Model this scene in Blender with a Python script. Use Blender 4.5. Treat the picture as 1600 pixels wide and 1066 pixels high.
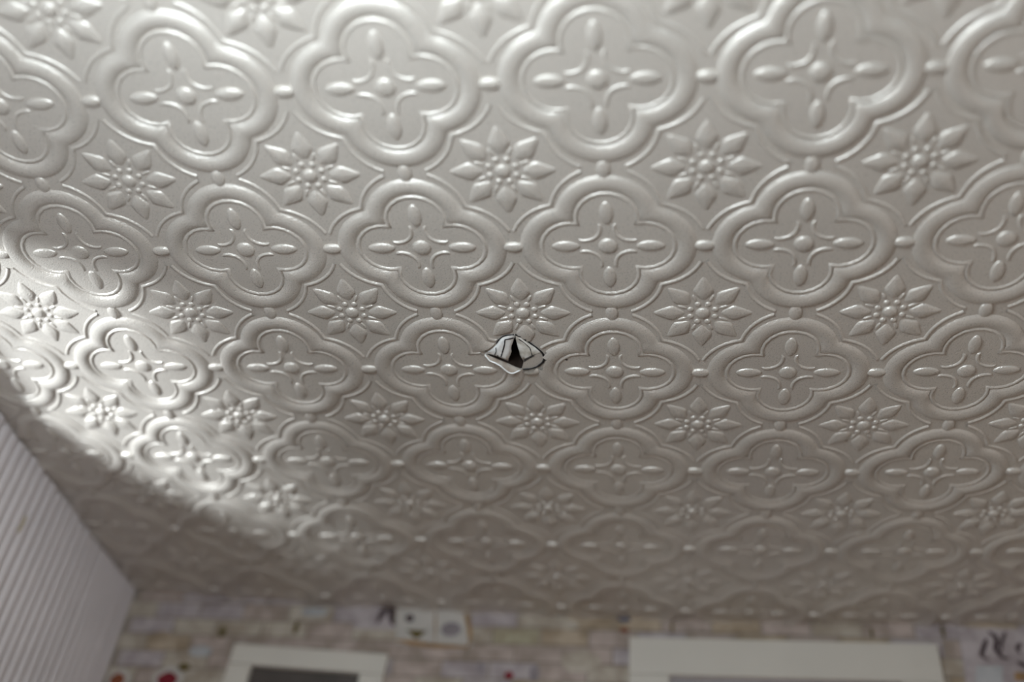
import bpy, bmesh, math, random
import numpy as np
from mathutils import Matrix, Vector

random.seed(7)
RNG = np.random.default_rng(11)
for o in list(bpy.data.objects):
    bpy.data.objects.remove(o, do_unlink=True)
SC = bpy.context.scene
COL = SC.collection

# ------------------------------------------------------------------ frame of reference
# lengths below are in "repeats" of the embossed pattern; S turns them into metres, the
# mean ceiling plane lies H repeats above the floor
S = 0.5
H = 5.5
XL, XR, YB, YF = -4.29, 4.75, 5.15, -2.2       # left wall, right wall, back wall, open front


def W(p):
    p = np.asarray(p, float)
    return (p + np.array([0, 0, H])) * S


# ------------------------------------------------------------------ camera
cam_d = bpy.data.cameras.new('camera')
cam = bpy.data.objects.new('camera', cam_d)
COL.objects.link(cam)
CP = np.array([0.28347, -2.87413, -4.30855])
CR = np.array([[0.990745, 0.105082, 0.085918], [-0.007685, 0.675391, -0.737420], [-0.135517, 0.729935, 0.669948]])
m = Matrix.Identity(4)
for r in range(3):
    m[r][0], m[r][1], m[r][2] = CR[0][r], -CR[1][r], -CR[2][r]
    m[r][3] = W(CP)[r]
cam.matrix_world = m
FPX = 1680.0
cam_d.sensor_width = 36
cam_d.lens = 36 * FPX / 1600
cam_d.clip_start = 0.02
cam_d.clip_end = 200
cam_d.dof.use_dof = True
cam_d.dof.focus_distance = 6.15 * S
cam_d.dof.aperture_fstop = (cam_d.lens / 1000) / (0.155 * S)
SC.camera = cam

# ------------------------------------------------------------------ world, lights, exposure
w = bpy.data.worlds.new('world')
SC.world = w
w.use_nodes = True
bg = w.node_tree.nodes['Background']
bg.inputs['Color'].default_value = (1.0, 0.90, 0.81, 1)
bg.inputs['Strength'].default_value = 0.085


def area(name, pos, target, size, power, color, size_y=None):
    d = bpy.data.lights.new(name, 'AREA')
    d.energy = power
    d.color = color
    d.shape = 'RECTANGLE'
    d.size = size * S
    d.size_y = (size_y or size) * S
    o = bpy.data.objects.new(name, d)
    COL.objects.link(o)
    o.location = W(pos)
    v = Vector(W(target)) - Vector(W(pos))
    o.rotation_euler = v.to_track_quat('-Z', 'Y').to_euler()
    return o


# daylight that slants in through the side window of the left wall
area('side_window_daylight', (-10.3, -2.8, -4.3), (-3.4, 3.2, 0.0), 2.2, 820, (0.85, 0.94, 1.0))
# added fill panel close to the camera, standing in for daylight from the open front
area('front_fill_panel', (-1.1, -2.8, -2.0), (0.1, -0.8, 0.0), 3.4, 66, (0.82, 0.93, 1.0), 1.8)
# added lamp behind an unseen left-wall doorway, for glints on the embossing
area('side_highlight_lamp', (-5.4, -0.8, -4.2), (-1.0, 0.0, 0.0), 1.7, 11, (0.82, 0.93, 1.0))

vs = SC.view_settings
SC.display_settings.display_device = 'sRGB'
vs.view_transform = 'Standard'
vs.look = 'None'
vs.gamma = 1
vs.exposure = 0.0
vs.use_curve_mapping = False


# ------------------------------------------------------------------ materials
def mat(name, color, rough=0.6, spec=0.5, var=0.0, vscale=8.0, bump=0.0, bscale=60.0, color2=None, coat=0.0,
        rvar=0.0, detail=3.0):
    mt = bpy.data.materials.new(name)
    mt.use_nodes = True
    nt = mt.node_tree
    b = nt.nodes['Principled BSDF']
    b.inputs['Roughness'].default_value = rough
    b.inputs['Specular IOR Level'].default_value = spec
    b.inputs['Coat Weight'].default_value = coat
    b.inputs['Coat Roughness'].default_value = 0.25
    tc = nt.nodes.new('ShaderNodeTexCoord')
    geo = nt.nodes.new('ShaderNodeNewGeometry')
    n = nt.nodes.new('ShaderNodeTexNoise')
    n.inputs['Scale'].default_value = vscale
    n.inputs['Detail'].default_value = detail
    nt.links.new(geo.outputs['Position'], n.inputs['Vector'])
    c1 = color
    c2 = color2 or tuple(max(0.0, c * (1 - var)) for c in color)
    ramp = nt.nodes.new('ShaderNodeValToRGB')
    ramp.color_ramp.elements[0].position = 0.36
    ramp.color_ramp.elements[1].position = 0.64
    ramp.color_ramp.elements[0].color = (*c2, 1)
    ramp.color_ramp.elements[1].color = (*c1, 1)
    nt.links.new(n.outputs['Fac'], ramp.inputs['Fac'])
    nt.links.new(ramp.outputs['Color'], b.inputs['Base Color'])
    if bump or rvar:
        n2 = nt.nodes.new('ShaderNodeTexNoise')
        n2.inputs['Scale'].default_value = bscale
        n2.inputs['Detail'].default_value = 2.0
        nt.links.new(geo.outputs['Position'], n2.inputs['Vector'])
        if bump:
            bp = nt.nodes.new('ShaderNodeBump')
            bp.inputs['Strength'].default_value = bump
            bp.inputs['Distance'].default_value = 0.004
            nt.links.new(n2.outputs['Fac'], bp.inputs['Height'])
            nt.links.new(bp.outputs['Normal'], b.inputs['Normal'])
        if rvar:
            mr = nt.nodes.new('ShaderNodeMapRange')
            mr.inputs['From Min'].default_value = 0.3
            mr.inputs['From Max'].default_value = 0.7
            mr.inputs['To Min'].default_value = max(0.05, rough - rvar)
            mr.inputs['To Max'].default_value = rough + rvar
            nt.links.new(n2.outputs['Fac'], mr.inputs['Value'])
            nt.links.new(mr.outputs['Result'], b.inputs['Roughness'])
    return mt


M_VINYL = mat('embossed_vinyl', (0.575, 0.527, 0.472), 0.34, 0.6, var=0.06, vscale=2.4, bump=0.42, bscale=240, rvar=0.10, coat=0.45)
M_VINYL.node_tree.nodes['Principled BSDF'].inputs['Metallic'].default_value = 0.30
M_PAPER = mat('white_paper', (0.90, 0.90, 0.88), 0.75, 0.3, var=0.08, vscale=60)
M_PAPER_GREY = mat('soiled_paper', (0.86, 0.84, 0.79), 0.6, 0.4, color2=(0.50, 0.46, 0.39), vscale=30)
M_LIP = mat('paper_backing', (0.42, 0.37, 0.32), 0.8, 0.3, color2=(0.27, 0.21, 0.165), vscale=40)
M_INK = mat('black_ink', (0.012, 0.012, 0.014), 0.5)
M_SPECK = mat('dirt_speck', (0.05, 0.035, 0.025), 0.8)
M_BOARD = mat('brown_board', (0.028, 0.018, 0.014), 0.9, 0.1, var=0.3, vscale=20)
M_RIB = mat('corrugated_card', (0.74, 0.69, 0.70), 0.7, 0.3, var=0.06, vscale=5, bump=0.1, bscale=90)
M_STAIN = mat('yellow_stain', (0.55, 0.48, 0.36), 0.8, 0.2)
M_WHITE = mat('white_painted_wood', (0.62, 0.575, 0.51), 0.5, 0.4, var=0.04, vscale=4)
M_PANEL_DARK = mat('dark_panel', (0.085, 0.07, 0.062), 0.5, 0.4, var=0.3, vscale=5)
M_PANEL_MAUVE = mat('mauve_panel', (0.36, 0.32, 0.32), 0.5, 0.4, var=0.15, vscale=5)
M_MORTAR = mat('mortar_print', (0.33, 0.28, 0.235), 0.8, 0.2, color2=(0.25, 0.20, 0.15), vscale=6)
M_FLOOR = mat('wood_floor', (0.42, 0.25, 0.15), 0.5, 0.4, color2=(0.32, 0.18, 0.10), vscale=6)
M_PLAIN = mat('plain_wall_paper', (0.40, 0.34, 0.30), 0.8, 0.2, var=0.08, vscale=3)
M_LABEL = mat('cream_label', (0.53, 0.49, 0.45), 0.8, 0.2, var=0.12, vscale=9)
M_ORANGE = mat('orange_brown_print', (0.36, 0.22, 0.11), 0.8, 0.2, var=0.3, vscale=12)
M_OLIVE = mat('olive_print', (0.12, 0.09, 0.03), 0.8, 0.2)
M_MAUVE = mat('mauve_print', (0.30, 0.26, 0.27), 0.8, 0.2, var=0.2, vscale=14)
M_PLUM = mat('plum_ink', (0.055, 0.035, 0.038), 0.8, 0.2)
M_RED = mat('red_print', (0.22, 0.02, 0.03), 0.7, 0.2, var=0.4, vscale=14)
M_RUST = mat('rust_print', (0.25, 0.08, 0.04), 0.7, 0.2, var=0.3, vscale=14)
M_BLUE = mat('dark_blue_print', (0.03, 0.05, 0.11), 0.7, 0.2)
M_GREYLAB = mat('grey_print', (0.47, 0.46, 0.46), 0.8, 0.2, color2=(0.33, 0.33, 0.34), vscale=10)
BRICKS = [mat('brick_print_%s' % n, c, 0.8, 0.2, color2=c2, vscale=13.0, detail=6.0) for n, c, c2 in (
    ('rose', (0.47, 0.38, 0.34), (0.30, 0.24, 0.20)),
    ('cream', (0.50, 0.44, 0.37), (0.34, 0.28, 0.22)),
    ('lilac', (0.48, 0.42, 0.42), (0.32, 0.27, 0.27)),
    ('tan', (0.45, 0.36, 0.27), (0.29, 0.22, 0.15)),
    ('moss', (0.42, 0.38, 0.27), (0.30, 0.25, 0.17)))]

# ------------------------------------------------------------------ object helpers
ORIGIN = {}


def make(name, V, F, material, parent=None, smooth=True, origin=None):
    """one mesh object; V in repeats, origin in repeats (default: centre of V)"""
    V = np.asarray(V, float).reshape(-1, 3)
    o0 = np.asarray(origin if origin is not None else (V.min(0) + V.max(0)) / 2, float)
    me = bpy.data.meshes.new(name)
    me.from_pydata(((V - o0) * S).tolist(), [], [list(f) for f in F])
    me.materials.append(material)
    if smooth:
        me.polygons.foreach_set('use_smooth', [True] * len(me.polygons))
    me.update()
    o = bpy.data.objects.new(name, me)
    COL.objects.link(o)
    return place(o, o0, parent)


def place(o, o0, parent):
    if parent is not None:
        o.parent = parent
        o.location = (np.asarray(o0) - ORIGIN[parent.name]) * S
    else:
        o.location = W(o0)
    ORIGIN[o.name] = np.asarray(o0, float)
    return o


def empty(name, o0, parent=None):
    o = bpy.data.objects.new(name, None)
    o.empty_display_size = 0.05
    COL.objects.link(o)
    return place(o, o0, parent)


def structure(o, label, cat):
    o['kind'] = 'structure'
    o['label'] = label
    o['category'] = cat
    return o


def boxes(lst):
    V, F = [], []
    for (x0, x1, y0, y1, z0, z1) in lst:
        b = len(V)
        V += [(x, y, z) for z in (z0, z1) for y in (y0, y1) for x in (x0, x1)]
        F += [[b + k for k in f] for f in ((0, 2, 3, 1), (4, 5, 7, 6), (0, 1, 5, 4), (2, 6, 7, 3), (0, 4, 6, 2), (1, 3, 7, 5))]
    return V, F


def box(name, b, material, parent=None, bevel=0.0):
    V, F = boxes([b])
    o = make(name, V, F, material, parent, smooth=False)
    if bevel:
        md = o.modifiers.new('bevel', 'BEVEL')
        md.width = bevel * S
        md.segments = 2
    return o


# ------------------------------------------------------------------ the sagging ceiling sheet
DEG = 4
COEF = np.array([[-1e-05, 8e-05, -0.0128], [-0.00649, -0.00345, -0.0007], [-0.02459, 0.00299, 0.08431], [0.01547, -0.00276, -0.02237],
                 [0.00748, 0.00077, 0.01251], [-0.0006, -0.00899, -0.00849], [-0.01341, 0.0078, -0.09972], [-0.01102, 0.00432, 0.06621],
                 [-0.0004, -0.0057, -0.02851], [-0.00262, 0.04846, 0.09183], [0.0016, -0.00123, 0.02334], [0.0037, -0.00091, -0.04521],
                 [-0.00497, -0.00623, 0.03391], [0.00545, -0.00191, -0.04683], [0.00057, -0.01619, 0.00348]])
EYE = np.eye(9)


def softclip(x, lo, hi, k=0.18):
    a = lo + k * np.logaddexp(0, (x - lo) / k)
    return hi - k * np.logaddexp(0, (hi - a) / k)


def surf(i, j):
    """where the point (i, j) of the sheet's pattern hangs in the room"""
    i = np.asarray(i, float)
    j = np.asarray(j, float)
    u = (softclip(i, -4.6, 3.7) + 0.5) / 4.5
    v = (softclip(j, -1.0, 5.6) - 2.2) / 3.7
    L = np.polynomial.legendre.legval
    B = np.stack([L(u, EYE[a]) * L(v, EYE[b]) for a in range(DEG + 1) for b in range(DEG + 1 - a)], -1)
    return np.stack([i, j, 0 * i], -1) + B @ COEF


def relief(i, j, h):
    """point of the sheet raised by h towards the room"""
    e = 1e-3
    p = surf(i, j)
    du = surf(i + e, j) - p
    dv = surf(i, j + e) - p
    n = np.cross(du, dv)
    n /= np.linalg.norm(n, axis=-1, keepdims=True)
    return p - n * np.asarray(h)[..., None]


def project(p):
    c = (np.asarray(p) - CP) @ CR.T
    return np.stack([c[..., 0] / c[..., 2] * FPX + 800, c[..., 1] / c[..., 2] * FPX + 533], -1)


HOLE = np.array([(-.565, 1.681), (-.59, 1.681), (-.61, 1.687), (-.634, 1.697), (-.661, 1.725), (-.679, 1.756), (-.686, 1.777), (-.718, 1.809), (-.757, 1.850),
                 (-.717, 1.880), (-.676, 1.908), (-.629, 1.937), (-.586, 1.969), (-.554, 1.984), (-.540, 1.94), (-.535, 1.914), (-.500, 1.882), (-.466, 1.859), (-.421, 1.830),
                 (-.450, 1.789), (-.493, 1.741), (-.527, 1.703)])
# around the hole the embossing is pressed flat, out to the pen line
FLAT = np.array([(-.565, 1.675), (-.60, 1.673), (-.64, 1.690), (-.672, 1.725), (-.690, 1.768), (-.725, 1.800), (-.768, 1.850),
                 (-.717, 1.890), (-.676, 1.918), (-.629, 1.947), (-.586, 1.979), (-.554, 1.996), (-.515, 1.996), (-.475, 1.990), (-.445, 1.968), (-.415, 1.940), (-.400, 1.905),
                 (-.396, 1.870), (-.410, 1.825), (-.440, 1.780), (-.485, 1.732), (-.527, 1.695)])


def in_hole(i, j, HOLE=FLAT):
    i = np.asarray(i)
    j = np.asarray(j)
    r = np.zeros(i.shape, bool)
    n = len(HOLE)
    for k in range(n):
        x0, y0 = HOLE[k]
        x1, y1 = HOLE[(k + 1) % n]
        c = (y0 > j) != (y1 > j)
        r ^= c & (i < (x1 - x0) * (j - y0) / (y1 - y0 + 1e-12) + x0)
    return r


# base sheet: a fine grid with a real hole torn in it
gi = np.arange(-4.36, XR + 0.051, 0.06)
gj = np.arange(YF, 5.22, 0.06)
hi0, hi1 = np.searchsorted(gi, -0.86), np.searchsorted(gi, -0.32)
hj0, hj1 = np.searchsorted(gj, 1.58), np.searchsorted(gj, 2.08)
GI, GJ = np.meshgrid(gi, gj, indexing='ij')
PV = np.stack([GI.ravel(), GJ.ravel()], 1)
nj = len(gj)
faces = []
for a in range(len(gi) - 1):
    for b in range(nj - 1):
        if hi0 <= a < hi1 and hj0 <= b < hj1:
            continue
        faces.append((a * nj + b, a * nj + b + 1, (a + 1) * nj + b + 1, (a + 1) * nj + b))
loop = [a * nj + hj0 for a in range(hi0, hi1)] + [hi1 * nj + b for b in range(hj0, hj1)] + \
       [a * nj + hj1 for a in range(hi1, hi0, -1)] + [hi0 * nj + b for b in range(hj1, hj0, -1)]
bm = bmesh.new()
vo = [bm.verts.new((PV[k][0], PV[k][1], 0)) for k in loop]
vh = [bm.verts.new((x, y, 0)) for x, y in HOLE]
es = [bm.edges.new((vo[k], vo[(k + 1) % len(vo)])) for k in range(len(vo))] + [bm.edges.new((vh[k], vh[(k + 1) % len(vh)])) for k in range(len(vh))]
bmesh.ops.triangle_fill(bm, use_beauty=True, edges=es, normal=(0, 0, 1))
bm.verts.index_update()
remap = {}
for k, vtx in enumerate(vo):
    remap[vtx.index] = loop[k]
base = len(PV)
for k, vtx in enumerate(vh):
    remap[vtx.index] = base + k
for f in bm.faces:
    ids = [remap[vv.index] for vv in f.verts]
    f.normal_update()
    if f.normal.z > 0:
        ids.reverse()
    faces.append(tuple(ids))
bm.free()
PV = np.vstack([PV, HOLE])
ceiling = make('ceiling', surf(PV[:, 0], PV[:, 1]), faces, M_VINYL, None, True, origin=(0, 2, 0))
structure(ceiling, 'sagging ceiling papered with pearly grey embossed vinyl, torn open by a small hole', 'ceiling')

# ---- shapes of the embossing, all in pattern coordinates around a centre
BURY = -0.004


def grid_faces(n, mm, closed=False):
    F = []
    for a in range(n if closed else n - 1):
        for b in range(mm - 1):
            c = (a + 1) % n
            F.append((a * mm + b, a * mm + b + 1, c * mm + b + 1, c * mm + b))
    return F


def profile(k, hw, hgt, power=0.95):
    s = np.linspace(-1, 1, k)
    h = hgt * np.clip(1 - s * s, 0, 1) ** power
    h[0] = h[-1] = BURY
    return s * hw, h


def lobe_theta(c, r):
    return math.pi / 4 + math.asin(min(1, c / (math.sqrt(2) * r)))


def quatre_ring(c, r, hw, hgt, n=14, k=9):
    d, h = profile(k, hw, hgt)
    P = []
    for q in range(4):
        a0 = q * math.pi / 2
        for t in np.linspace(-1, 1, n)[:-1]:
            for dd, hh in zip(d, h):
                th = lobe_theta(c, r + dd) * t
                x, y = c + (r + dd) * math.cos(th), (r + dd) * math.sin(th)
                P.append((x * math.cos(a0) - y * math.sin(a0), x * math.sin(a0) + y * math.cos(a0), hh))
    return np.array(P), grid_faces(4 * (n - 1), k, True)


def outer_rim(c, r, hw, hgt, clip=0.486, n=8, k=5):
    d, h = profile(k, hw, hgt)
    P, F = [], []
    for q in range(4):
        a0 = q * math.pi / 2
        b = len(P)
        rows = 0
        for half in (0, 1):
            ts = np.linspace(0, 1, n) if half == 0 else np.linspace(1, 0, n)[1:]
            for t in ts:
                for dd, hh in zip(d, h):
                    rr = r + dd
                    th1 = lobe_theta(c, rr)
                    th0 = math.acos(min(1, (clip - c) / r))
                    th = th0 + (th1 - th0) * t
                    x, y = c + rr * math.cos(th), rr * math.sin(th)
                    if half:
                        x, y = y, x
                    P.append((x * math.cos(a0) - y * math.sin(a0), x * math.sin(a0) + y * math.cos(a0), hh))
                rows += 1
        F += [tuple(b + v for v in f) for f in grid_faces(rows, k)]
    return np.array(P), F


def sweep(path, hw, hgt, k=5, taper=True):
    path = np.asarray(path, float)
    d, h = profile(k, 1.0, hgt)
    tan = np.gradient(path, axis=0)
    tan /= np.linalg.norm(tan, axis=1, keepdims=True)
    nor = np.stack([-tan[:, 1], tan[:, 0]], 1)
    P = []
    m_ = len(path)
    for a in range(m_):
        t = a / (m_ - 1)
        wf = (1 - abs(2 * t - 1) ** 6) ** 0.5 if taper else 1.0
        for dd, hh in zip(d, h):
            q = path[a] + nor[a] * dd * hw * max(wf, 0.05)
            P.append((q[0], q[1], hh if hh <= 0 else hh * (0.25 + 0.75 * wf)))
    return np.array(P), grid_faces(m_, k)


def dome(cx, cy, rx, ry, hgt, rot=0.0, na=14, nr=5, power=0.5, point=1.0):
    P = [(cx, cy, hgt)]
    F = []
    for b in range(1, nr + 1):
        s = math.sin(b / nr * math.pi / 2)
        hh = hgt * (1 - s * s) ** power if b < nr else BURY
        for a in range(na):
            t = 2 * math.pi * a / na
            x = rx * s * math.cos(t)
            y = ry * s * math.copysign(abs(math.sin(t)) ** point, math.sin(t))
            P.append((cx + x * math.cos(rot) - y * math.sin(rot), cy + x * math.sin(rot) + y * math.cos(rot), hh))
    for a in range(na):
        F.append((0, 1 + (a + 1) % na, 1 + a))
    for b in range(1, nr):
        for a in range(na):
            p, q = 1 + (b - 1) * na + a, 1 + (b - 1) * na + (a + 1) % na
            F.append((p, q, q + na, p + na))
    return np.array(P), F


def kite(r0, r1, rm, hw, hgt, rot, nu=9, nv=9):
    P = []
    for u in np.linspace(0, 1, nu):
        r = r0 + (r1 - r0) * u
        f = (r - r0) / (rm - r0) if r < rm else (r1 - r) / (r1 - rm)
        f = max(0.0, min(1.0, f))
        wd = hw * f ** 0.85 if f > 0 else 0.0005
        for v in (-1, -0.92, -0.6, -0.3, 0, 0.3, 0.6, 0.92, 1):
            hh = hgt * (0.3 + 0.7 * f) * (0.3 + 0.7 * (1 - abs(v) ** 1.15))
            if abs(v) > 0.99 or f <= 0:
                hh = BURY
            P.append((r * math.cos(rot) - v * wd * math.sin(rot), r * math.sin(rot) + v * wd * math.cos(rot), hh))
    return np.array(P), grid_faces(nu, nv)


def joinlist(lst):
    P, F, b = [], [], 0
    for p, f in lst:
        P.append(p)
        F += [tuple(b + v for v in q) for q in f]
        b += len(p)
    return np.vstack(P), F


def scroll(q):
    a = np.array([(0.047, 0.152), (0.038, 0.142), (0.035, 0.125), (0.038, 0.102), (0.047, 0.078), (0.061, 0.061), (0.078, 0.047), (0.102, 0.038), (0.125, 0.035), (0.142, 0.038), (0.152, 0.047)])
    t = np.linspace(0, len(a) - 1, 13)
    a = np.stack([np.interp(t, range(len(a)), a[:, 0]), np.interp(t, range(len(a)), a[:, 1])], 1)
    c, s = math.cos(q * math.pi / 2), math.sin(q * math.pi / 2)
    return np.stack([a[:, 0] * c - a[:, 1] * s, a[:, 0] * s + a[:, 1] * c], 1)


RING = quatre_ring(0.197, 0.217, 0.053, 0.0195)
INNER = quatre_ring(0.190, 0.158, 0.0135, 0.0085, 12, 5)
OUTER = outer_rim(0.226, 0.283, 0.0135, 0.0085)
BOSS = dome(0, 0, 0.052, 0.052, 0.019)
PETALS = [dome(0.222 * math.cos(a), 0.222 * math.sin(a), 0.078, 0.036, 0.016, a, point=1.2) for a in (0, math.pi / 2, math.pi, 1.5 * math.pi)]
SCROLLS = [sweep(scroll(q), 0.013, 0.0085) for q in range(4)]
LINK_H = dome(0, 0, 0.058, 0.033, 0.021, 0, power=0.45)
LINK_V = dome(0, 0, 0.058, 0.036, 0.019, math.pi / 2, power=0.45)
STAR_BOSS = dome(0, 0, 0.040, 0.040, 0.020)
KITES = [kite(0.092, 0.278, 0.168, 0.060, 0.0185, k * math.pi / 4) for k in range(8)]
DOTS = joinlist([dome(0.0725 * math.cos(a), 0.0725 * math.sin(a), 0.0185, 0.0185, 0.010, 0, 10, 4) for a in [(k + 0.5) * math.pi / 4 for k in range(8)]])
SLIVERS = joinlist([dome(0.122 * math.cos(a), 0.122 * math.sin(a), 0.030, 0.0105, 0.006, a, 10, 3, point=1.4) for a in [(k + 0.5) * math.pi / 4 for k in range(8)]])


def emboss(shape, ci, cj, jit=1.0):
    P, F = shape
    i = P[:, 0] + ci
    j = P[:, 1] + cj
    F = np.array([f if len(f) == 4 else (*f, f[-1]) for f in F])
    fi, fj = i[F].mean(1), j[F].mean(1)
    keep = ~in_hole(fi, fj) & (fi > -4.33) & (fj < 5.19) & (fi < XR + 0.02)
    if not keep.any():
        return None
    Fk = F[keep]
    used = np.unique(Fk)
    re = -np.ones(len(P), int)
    re[used] = np.arange(len(used))
    h = P[used, 2] * np.where(P[used, 2] > 0, jit, 1)
    V = relief(i[used], j[used], h)
    out = []
    for f in re[Fk]:
        f = f[::-1]
        out.append(tuple(dict.fromkeys(f.tolist())))
    return V, out


def part(name, shape, ci, cj, parent, jit=1.0):
    r = emboss(shape, ci, cj, jit)
    return make(name, r[0], r[1], M_VINYL, parent) if r is not None else None


def in_view(ci, cj, rad):
    t = np.linspace(0, 2 * math.pi, 16)
    p = project(surf(ci + rad * np.cos(t), cj + rad * np.sin(t)))
    return bool(((p[:, 0] > -6) & (p[:, 0] < 1606) & (p[:, 1] > -6) & (p[:, 1] < 1072)).any())


rest = []
for ci in range(-4, 6):
    for cj in range(-2, 6):
        jit = 1 + random.uniform(-0.12, 0.12)
        if in_view(ci, cj, 0.47):
            md = part('quatrefoil_medallion', RING, ci, cj, ceiling, jit)
            if md is None:
                continue
            part('inner_rim', INNER, ci, cj, md, jit)
            part('outer_rim', OUTER, ci, cj, md, jit)
            part('boss', BOSS, ci, cj, md, jit)
            for s in PETALS:
                part('petal', s, ci, cj, md, jit)
            for s in SCROLLS:
                part('scroll', s, ci, cj, md, jit)
        else:
            rest += [emboss(s, ci, cj) for s in [RING, INNER, OUTER, BOSS] + PETALS + SCROLLS]
        for dx, dy, s in ((0.5, 0, LINK_H), (0, 0.5, LINK_V), (-0.5, 0, LINK_H) if ci == -4 else (9, 9, None)):
            if s is None or cj + dy > 5.1 or ci + dx < -4.25:
                continue
            if in_view(ci + dx, cj + dy, 0.05):
                part('link_bead', s, ci + dx, cj + dy, ceiling)
            else:
                rest.append(emboss(s, ci + dx, cj + dy))
        sx, sy = ci + 0.5, cj + 0.5
        if sy < 5 and sx < 5:
            if in_view(sx, sy, 0.28):
                st = part('star_rosette', STAR_BOSS, sx, sy, ceiling, jit)
                for s in KITES:
                    part('petal', s, sx, sy, st, jit)
                part('bead_ring', DOTS, sx, sy, st, jit)
                part('leaf_tips', SLIVERS, sx, sy, st, jit)
            else:
                rest += [emboss(s, sx, sy) for s in [STAR_BOSS, DOTS, SLIVERS] + KITES]
rest = [r for r in rest if r is not None]
V, F = joinlist(rest)
o = make('embossed_pattern', V, F, M_VINYL, ceiling)
o['kind'] = 'stuff'

# ---- the torn hole: board above it, flaps, pen marks
box('ceiling_board', (XL - 0.1, XR + 0.1, YF, YB + 0.1, 0.62, 0.70), M_BOARD, ceiling)
HV = surf(HOLE[:, 0] , HOLE[:, 1])
cx, cy = HOLE.mean(0)
n = len(HOLE)
V = np.vstack([HV + [0, 0, 0.002], np.c_[(HV[:, 0] - cx) * 1.15 + cx, (HV[:, 1] - cy) * 1.15 + cy, HV[:, 2] + 0.25]])
make('hole_cavity', np.vstack([V, [[cx, cy, 0.15]]]), [(k, (k + 1) % n, n + (k + 1) % n, n + k) for k in range(n)] + [(n + k, n + (k + 1) % n, 2 * n) for k in range(n)], M_BOARD, ceiling)


def sheet(name, hinge, free, material, rows=5, sagz=0.0, thick=0.004, parent=ceiling, ragged=0.0):
    """a strip of bent paper between a hinge line and a free edge (both lists of 3-D points)"""
    hinge, free = np.array(hinge, float), np.array(free, float)
    mm = 14

    def res(L):
        s = np.r_[0, np.cumsum(np.linalg.norm(np.diff(L, axis=0), axis=1))]
        t = np.linspace(0, s[-1], mm)
        return np.stack([np.interp(t, s, L[:, k]) for k in range(3)], 1)
    hinge, free = res(hinge), res(free)
    free += RNG.normal(0, ragged, free.shape)
    V = []
    for a in range(rows):
        t = a / (rows - 1)
        r = hinge * (1 - t) + free * t
        r[:, 2] += sagz * math.sin(math.pi * t)
        V.append(r)
    o = make(name, np.vstack(V), grid_faces(rows, mm), material, parent)
    md = o.modifiers.new('thickness', 'SOLIDIFY')
    md.thickness = thick * S
    md.offset = 0
    return o


def P3(L, dz=0.0):
    L = np.array(L, float)
    p = surf(L[:, 0], L[:, 1])
    p[:, 2] += dz
    return p


flapL = sheet('torn_flap', P3([(-.565, 1.681), (-.59, 1.681), (-.61, 1.687), (-.634, 1.697), (-.661, 1.725), (-.679, 1.756), (-.686, 1.777), (-.718, 1.809), (-.756, 1.847)], -0.001),
              [(-0.545, 1.665, -0.101), (-0.561, 1.714, -0.095), (-0.577, 1.766, -0.092), (-0.589, 1.803, -0.09), (-0.583, 1.812, -0.09), (-0.594, 1.847, -0.089), (-0.605, 1.876, -0.089), (-0.61, 1.904, -0.088), (-0.664, 1.857, -0.091), (-0.700, 1.834, -0.094), (-0.735, 1.818, -0.099)], M_PAPER, sagz=-0.003, ragged=0.0012, thick=0.003)
flapL['label'] = 'white torn paper flap on the left of the hole'
flapR = sheet('torn_flap', P3([(-.563, 1.681), (-.527, 1.703), (-.493, 1.741), (-.450, 1.789), (-.421, 1.830)], -0.001),
              [(-0.541, 1.667, -0.102), (-0.544, 1.723, -0.094), (-0.542, 1.755, -0.09), (-0.546, 1.765, -0.09), (-0.537, 1.806, -0.088), (-0.535, 1.841, -0.088), (-0.528, 1.87, -0.088), (-0.519, 1.903, -0.09), (-0.489, 1.873, -0.095), (-0.448, 1.838, -0.1), (-0.404, 1.804, -0.107)], M_PAPER_GREY, sagz=-0.003, ragged=0.0012, thick=0.003)
flapR['label'] = 'greyish white torn paper flap on the right of the hole'
LIP = [(-.742, 1.824, -.106), (-.716, 1.859, -.122), (-.683, 1.869, -.132), (-.655, 1.884, -.138), (-.633, 1.911, -.143), (-.608, 1.943, -.144), (-.585, 1.951, -.145), (-.556, 1.943, -.135), (-.540, 1.955, -.113)]
lip = sheet('hanging_lip', P3([(-.757, 1.852), (-.717, 1.880), (-.676, 1.908), (-.629, 1.937), (-.586, 1.969), (-.554, 1.984)]), LIP, M_LIP, ragged=0.0006, thick=0.003)
lip['label'] = 'torn vinyl lip hanging down below the hole'


def tube(name, pts, rad, material, parent, nseg=6, flat=1.0):
    pts = np.array(pts, float)
    tan = np.gradient(pts, axis=0)
    tan /= np.linalg.norm(tan, axis=1, keepdims=True)
    up = np.array([0, 0.2, 1.0])
    V = []
    for a in range(len(pts)):
        s = np.cross(tan[a], up)
        s /= np.linalg.norm(s)
        b = np.cross(s, tan[a])
        rr = rad[a] if np.ndim(rad) else rad
        for k in range(nseg):
            t = 2 * math.pi * k / nseg
            V.append(pts[a] + rr * (s * math.cos(t) + b * math.sin(t) * flat))
    F = []
    for a in range(len(pts) - 1):
        for k in range(nseg):
            F.append((a * nseg + k, a * nseg + (k + 1) % nseg, (a + 1) * nseg + (k + 1) % nseg, (a + 1) * nseg + k))
    F.append(tuple(range(nseg)))
    F.append(tuple(len(V) - nseg + k for k in range(nseg)))
    return make(name, V, F, material, parent)


def dense(L, step=0.012):
    L = np.array(L, float)
    s = np.r_[0, np.cumsum(np.linalg.norm(np.diff(L, axis=0), axis=1))]
    t = np.linspace(0, s[-1], max(4, int(s[-1] / step)))
    return np.stack([np.interp(t, s, L[:, k]) for k in range(L.shape[1])], 1)


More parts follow.
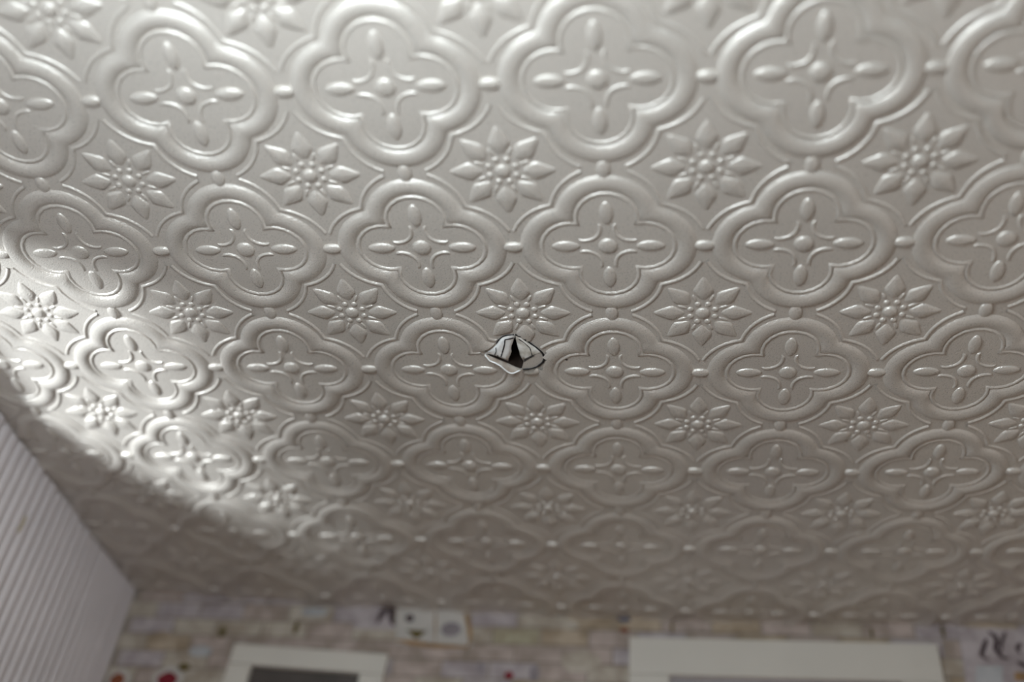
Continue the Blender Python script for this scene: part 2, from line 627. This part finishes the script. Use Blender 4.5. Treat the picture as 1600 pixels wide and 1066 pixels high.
tube('paper_edge', dense([tuple(P3([(-.757, 1.852)])[0])] + LIP + [tuple(P3([(-.554, 1.984)])[0])]), 0.0048, M_PAPER, lip)


def pen(L, rad, parent=ceiling, dz=-0.002):
    q = dense(L)
    p = surf(q[:, 0], q[:, 1])
    p[:, 2] += dz
    r = rad * (0.75 + 0.5 * RNG.random(len(q)))
    return tube('pen_line', p, r, M_INK, parent, 6, 0.4)


pen([(-.682, 1.760), (-.664, 1.725), (-.637, 1.695), (-.612, 1.684), (-.568, 1.679)], 0.0036, dz=-0.004)
pen([(-.562, 1.679), (-.527, 1.701), (-.493, 1.738), (-.450, 1.786), (-.421, 1.828)], 0.0052, dz=-0.004)
pen([(-.427, 1.820), (-.418, 1.834), (-.412, 1.851), (-.410, 1.879), (-.418, 1.915), (-.439, 1.941), (-.460, 1.961), (-.485, 1.974), (-.515, 1.982), (-.552, 1.985)], 0.0058, dz=-0.004)
pen([(-.532, 1.914), (-.500, 1.884), (-.466, 1.861)], 0.0030, dz=-0.003)


def flap_ink(flap, L, rad, dz=-0.010):
    q = dense(L)
    return tube('ink_mark', q + [0, 0, dz], rad * (0.7 + 0.6 * RNG.random(len(q))), M_INK, flap, 6, 0.5)


# ink on the flaps, along the bent paper
flap_ink(flapL, [(-.555, 1.678, -.096), (-.585, 1.689, -.096), (-.607, 1.692, -.096), (-.613, 1.730, -.095), (-.629, 1.787, -.093), (-.644, 1.836, -.090), (-.649, 1.854, -.088)], 0.0038)
flap_ink(flapL, [(-.669, 1.762, -.096), (-.671, 1.797, -.096), (-.688, 1.840, -.094)], 0.0022)
flap_ink(flapL, [(-.669, 1.835, -.090), (-.663, 1.862, -.088)], 0.0028)
flap_ink(flapR, [(-.525, 1.690, -.096), (-.493, 1.722, -.097), (-.467, 1.765, -.098), (-.463, 1.798, -.096), (-.461, 1.834, -.094)], 0.0032)

for (i, j), r in (((-2.183, 3.184), 0.017), ((-.354, 2.879), 0.012), ((-.279, 1.896), 0.009), ((0.95, 2.42), 0.008), ((1.66, 2.03), 0.007)):
    part('dirt_speck', dome(0, 0, r, r * 0.8, 0.006, 0.5, 9, 3), i, j, ceiling).data.materials[0] = M_SPECK

# ------------------------------------------------------------------ left wall: corrugated card with a side window opening
WY0, WY1, WZ0, WZ1, WR = 0.45, 2.56, -1.05, -0.20, 0.26   # opening (rounded corners), in front of the part in view
TOP = 0.16
DY0, DY1, DZ1 = -1.85, 0.05, -2.7                        # unseen doorway further to the front, put in to pass the added lamp


def opening_z(y):
    """z interval of the opening at depth y, or None"""
    if y <= WY0 or y >= WY1:
        return None
    d = 0.0
    e = min(y - WY0, WY1 - y)
    if e < WR:
        d = WR - math.sqrt(max(0, WR * WR - (WR - e) ** 2))
    return WZ0 + d, WZ1 - d


def solid_spans(y, top):
    """z intervals of the wall that are solid at depth y"""
    base_ = DZ1 if DY0 < y < DY1 else -H
    op = opening_z(y)
    return [(base_, top)] if op is None else [(base_, op[0]), (op[1], top)]


ys = sorted(set(np.round(np.concatenate([[YF, YB + 0.08, DY0, DY1], np.linspace(WY0, WY0 + WR, 10), np.linspace(WY1 - WR, WY1, 10)]), 4)))
V, F = [], []


def prism(y0, y1, za0, za1, zb0, zb1, x0, x1):
    b = len(V)
    for x in (x0, x1):
        V.extend([(x, y0, za0), (x, y1, zb0), (x, y1, zb1), (x, y0, za1)])
    F.extend([tuple(b + k for k in f) for f in ((0, 1, 2, 3), (7, 6, 5, 4), (0, 4, 5, 1), (1, 5, 6, 2), (2, 6, 7, 3), (3, 7, 4, 0))])


for y0, y1 in zip(ys[:-1], ys[1:]):
    for (a0, a1), (b0, b1) in zip(solid_spans(y0 + 1e-6, TOP), solid_spans(y1 - 1e-6, TOP)):
        prism(y0, y1, a0, a1, b0, b1, XL - 0.08, XL)
wall_left = structure(make('wall_left', V, F, M_RIB, None, False, origin=(XL, 2, -H)), 'off-white corrugated card wall with upright ribs on the left', 'wall')
PITCH = 0.108
y = YF + PITCH / 2
while y < YB - 0.03:
    wob = random.uniform(-0.006, 0.006)
    top = float(surf(-4.27, y)[2]) - 0.004 - random.uniform(0, 0.03)
    for z0, z1 in solid_spans(y, top):
        P = []
        zz = np.linspace(z0, z1, 6)
        for z in zz:
            for t in np.linspace(0, math.pi, 7):
                P.append((XL + 0.026 * math.sin(t) - 0.001, y + wob - PITCH * 0.49 * math.cos(t), z))
        F_ = grid_faces(6, 7) + [tuple(range(7)), tuple(range(41, 34, -1))]
        make('rib', P, F_, M_RIB, wall_left)
    y += PITCH
P, F_ = dome(0, 0, 0.05, 0.014, 0.004, math.pi / 2 - 0.1, 12, 3)
make('stain', np.c_[XL + 0.0255 + P[:, 2], 3.293 + P[:, 0] * 1.0, -0.40 + P[:, 1] * 1.6], F_, M_STAIN, wall_left)

# ------------------------------------------------------------------ back wall: brick-printed paper, pasted scraps, two white frames
wall_back = structure(box('wall_back', (XL - 0.08, XR + 0.08, YB, YB + 0.08, -H, TOP), M_MORTAR), 'back wall papered with pale faded bricks and collage scraps', 'wall')
BW, BH = 0.392, 0.150
row = 0
z = TOP
holes = [(-3.23, -1.90, -2.9, -0.42), (0.03, 2.39, -H, -0.225)]
bulk = []
mesh_cache = {}
while z > -2.2:
    x = XL + (0.07 if row % 2 == 0 else 0.07 - BW / 2)
    while x < XR:
        x0, x1 = max(x + 0.008, XL), min(x + BW - 0.008, XR)
        z0, z1 = z - BH + 0.008, z - 0.008
        if x1 - x0 > 0.03 and not any(x0 > a and x1 < b and z0 > c and z1 < d for a, b, c, d in holes):
            dep = random.uniform(0.006, 0.014)
            bx_ = (x0, x1, YB - dep, YB + 0.004, z0, z1)
            if z > -1.0:
                mt = random.choices(BRICKS, (4, 3, 4, 1.5, 0.3))[0]
                Vb, Fb = boxes([bx_])
                make('brick', Vb, Fb, mt, wall_back, False)
            else:
                bulk.append(bx_)
        x += BW
    z -= BH
    row += 1
Vb, Fb = boxes(bulk)
o = make('lower_bricks', Vb, Fb, BRICKS[1], wall_back, False)
o['kind'] = 'stuff'
DY = YB - 0.016


def plate(name, poly, material, parent=wall_back, dy=0.0, thick=0.004):
    n_ = len(poly)
    V_ = [(x_, DY - dy, z_) for x_, z_ in poly] + [(x_, DY - dy + thick, z_) for x_, z_ in poly]
    F_ = [tuple(range(n_)), tuple(range(2 * n_ - 1, n_ - 1, -1))] + [(k, n_ + k, n_ + (k + 1) % n_, (k + 1) % n_) for k in range(n_)]
    return make(name, V_, F_, material, parent, False)


def disc(name, cx_, cz_, rx, rz, material, parent=wall_back, dy=0.0, n_=20, wob=0.0):
    return plate(name, [(cx_ + rx * (1 + wob * math.sin(5 * t)) * math.cos(t), cz_ + rz * (1 + wob * math.sin(5 * t)) * math.sin(t)) for t in np.linspace(0, 2 * math.pi, n_, endpoint=False)][::-1], material, parent, dy)


def stroke(name, pts, wid, material, parent=wall_back, dy=0.003):
    q = dense(pts, 0.02)
    tan = np.gradient(q, axis=0)
    tan /= np.linalg.norm(tan, axis=1, keepdims=True)
    nor = np.stack([-tan[:, 1], tan[:, 0]], 1)
    ww = wid * np.interp(np.linspace(0, 1, len(q)), [0, 0.2, 0.6, 1], [0.35, 1, 1, 0.35])[:, None]
    a, b = q + nor * ww, q - nor * ww
    return plate(name, [tuple(p) for p in a] + [tuple(p) for p in b[::-1]], material, parent, dy)


lab = plate('paper_label', [(-1.91, 0.02), (-1.33, 0.02), (-1.24, -0.33), (-1.88, -0.315)][::-1], M_LABEL)
lab['label'] = 'cream paper scrap with an orange-brown border'
for L, wd in (([(-1.88, -0.285), (-1.56, -0.325), (-1.26, -0.322)], 0.020), ([(-1.335, 0.0), (-1.275, -0.18), (-1.262, -0.32)], 0.018), ([(-1.585, 0.0), (-1.544, -0.315)], 0.008)):
    stroke('border_line', L, wd, M_ORANGE, lab)
disc('round_print', -1.43, -0.175, 0.085, 0.065, M_MAUVE, lab, 0.003)
disc('round_print', -1.792, -0.085, 0.036, 0.036, M_PLUM, lab, 0.003)
plate('wedge_print', [(-1.81, -0.19), (-1.63, -0.195), (-1.67, -0.24), (-1.71, -0.272), (-1.76, -0.23)][::-1], M_OLIVE, lab, 0.004)
sl = plate('script_scrap', [(-2.28, 0.03), (-1.93, 0.03), (-1.90, -0.19), (-2.26, -0.19)][::-1], BRICKS[2])
sl['label'] = 'pale scrap with dark handwritten strokes'
stroke('script_letter', [(-1.955, 0.02), (-2.02, -0.02), (-2.05, -0.10), (-2.06, -0.135)], 0.026, M_PLUM, sl)
stroke('script_letter', [(-1.945, 0.02), (-1.950, -0.06), (-1.935, -0.12), (-1.915, -0.158)], 0.027, M_PLUM, sl)
sr = plate('script_scrap', [(2.58, -0.03), (3.35, -0.03), (3.32, -0.55), (2.55, -0.55)][::-1], BRICKS[2])
sr['label'] = 'pale scrap with dark cursive lettering by the corner'
for L, wd in (([(2.775, -0.12), (2.728, -0.22), (2.707, -0.257), (2.724, -0.288), (2.76, -0.29)], 0.016),
              ([(2.795, -0.06), (2.838, -0.094), (2.847, -0.142), (2.822, -0.206), (2.844, -0.247), (2.856, -0.278), (2.905, -0.284)], 0.018),
              ([(2.925, -0.06), (2.885, -0.14), (2.855, -0.237)], 0.012), ([(3.02, -0.15), (2.973, -0.206), (3.0, -0.236)], 0.016),
              ([(2.955, -0.311), (2.985, -0.321), (3.06, -0.36)], 0.015)):
    stroke('script_letter', L, wd, M_PLUM, sr)
plate('grey_patch', [(2.652, -0.35), (2.847, -0.345), (2.81, -0.50), (2.62, -0.50)][::-1], M_GREYLAB, sr, 0.003)
plate('border_line', [(2.92, -0.392), (3.25, -0.392), (3.24, -0.46), (2.91, -0.46)][::-1], M_ORANGE, sr, 0.003)
fl = disc('flower_print', -3.73, -0.70, 0.13, 0.12, M_LABEL, wall_back, 0, 26, 0.08)
fl['label'] = 'pale round flower with a red heart'
disc('flower_heart', -3.73, -0.70, 0.085, 0.07, M_RED, fl, 0.003, 22, 0.06)
f2 = disc('flower_print', -4.15, -0.72, 0.10, 0.10, M_LABEL, wall_back, 0, 26, 0.08)
disc('flower_heart', -4.16, -0.72, 0.065, 0.065, M_RUST, f2, 0.003, 22, 0.06)
f3 = disc('flower_print', -0.917, -0.556, 0.036, 0.032, M_RED, wall_back)
f3['label'] = 'small dark red flower'
f4 = disc('flower_print', -0.715, -0.53, 0.04, 0.07, M_MAUVE, wall_back)
bd = disc('bird_print', -0.016, -0.042, 0.052, 0.022, M_BLUE, wall_back)
disc('bird_body', -0.012, -0.138, 0.034, 0.022, M_RUST, bd, 0.003)
for (x_, z_, rx_, rz_, mt) in ((-2.75, -0.20, 0.02, 0.06, M_OLIVE), (-3.38, -0.26, 0.03, 0.05, M_OLIVE), (-3.52, -0.44, 0.10, 0.05, M_GREYLAB), (-3.90, -0.36, 0.12, 0.09, BRICKS[3]),
                               (-3.62, -0.58, 0.05, 0.03, M_OLIVE), (-0.52, -0.10, 0.14, 0.05, BRICKS[1]), (-1.15, -0.50, 0.03, 0.05, M_MAUVE), (2.46, -0.07, 0.012, 0.06, M_OLIVE),
                               (-2.62, -0.05, 0.12, 0.04, M_GREYLAB), (-0.35, -0.42, 0.16, 0.10, BRICKS[1]), (0.37, -0.10, 0.010, 0.05, M_OLIVE), (1.92, -0.10, 0.010, 0.05, M_OLIVE)):
    disc('printed_scrap', x_, z_, rx_, rz_, mt, wall_back, random.uniform(0, 0.002), 18, 0.05)


def framed_window(name, x0, x1, ztop, zbot, fw, ft, panel, label, tilt=0.0):
    """white frame of head, two jambs and sill fixed to the wall, a panel set back inside it"""
    root = empty(name, (x0, YB, ztop))
    structure(root, label, 'window')
    yf = YB - 0.075
    bars = [('frame_head', (x0, x1, yf, YB - 0.004, ztop - ft, ztop)), ('frame_jamb', (x0, x0 + fw, yf, YB - 0.004, zbot + ft, ztop - ft - 0.002)),
            ('frame_jamb', (x1 - fw, x1, yf, YB - 0.004, zbot + ft, ztop - ft - 0.002)), ('frame_sill', (x0 - 0.04, x1 + 0.04, yf - 0.03, YB - 0.004, zbot, zbot + ft - 0.002))]
    for nm, b in bars:
        box(nm, b, M_WHITE, root, 0.010)
    box('panel', (x0 + fw - 0.01, x1 - fw + 0.01, YB - 0.030, YB - 0.018, zbot + ft - 0.01, ztop - ft + 0.01), panel, root)
    xm = (x0 + x1) / 2
    box('glazing_bar', (xm - 0.03, xm + 0.03, YB - 0.055, YB - 0.031, zbot + ft, ztop - ft - 0.40), M_WHITE, root, 0.006)
    root.rotation_euler = (0, tilt, 0)
    return root


framed_window('window_1', -3.22, -1.905, -0.385, -2.75, 0.20, 0.175, M_PANEL_DARK, 'white framed window with a dark pane beside the corrugated wall', math.radians(2.3))
framed_window('window_2', 0.03, 2.385, -0.222, -4.4, 0.31, 0.31, M_PANEL_MAUVE, 'wide white framed window with a mauve grey pane on the right', math.radians(-0.4))

# ------------------------------------------------------------------ the rest of the room, out of the picture
structure(box('wall_right', (XR, XR + 0.08, YF, YB + 0.08, -H, TOP), M_PLAIN), 'plain pale papered wall on the right', 'wall')
structure(box('floor', (XL - 0.08, XR + 0.08, YF, YB + 0.08, -H - 0.1, -H), M_FLOOR), 'brown wooden floor of the room', 'floor')
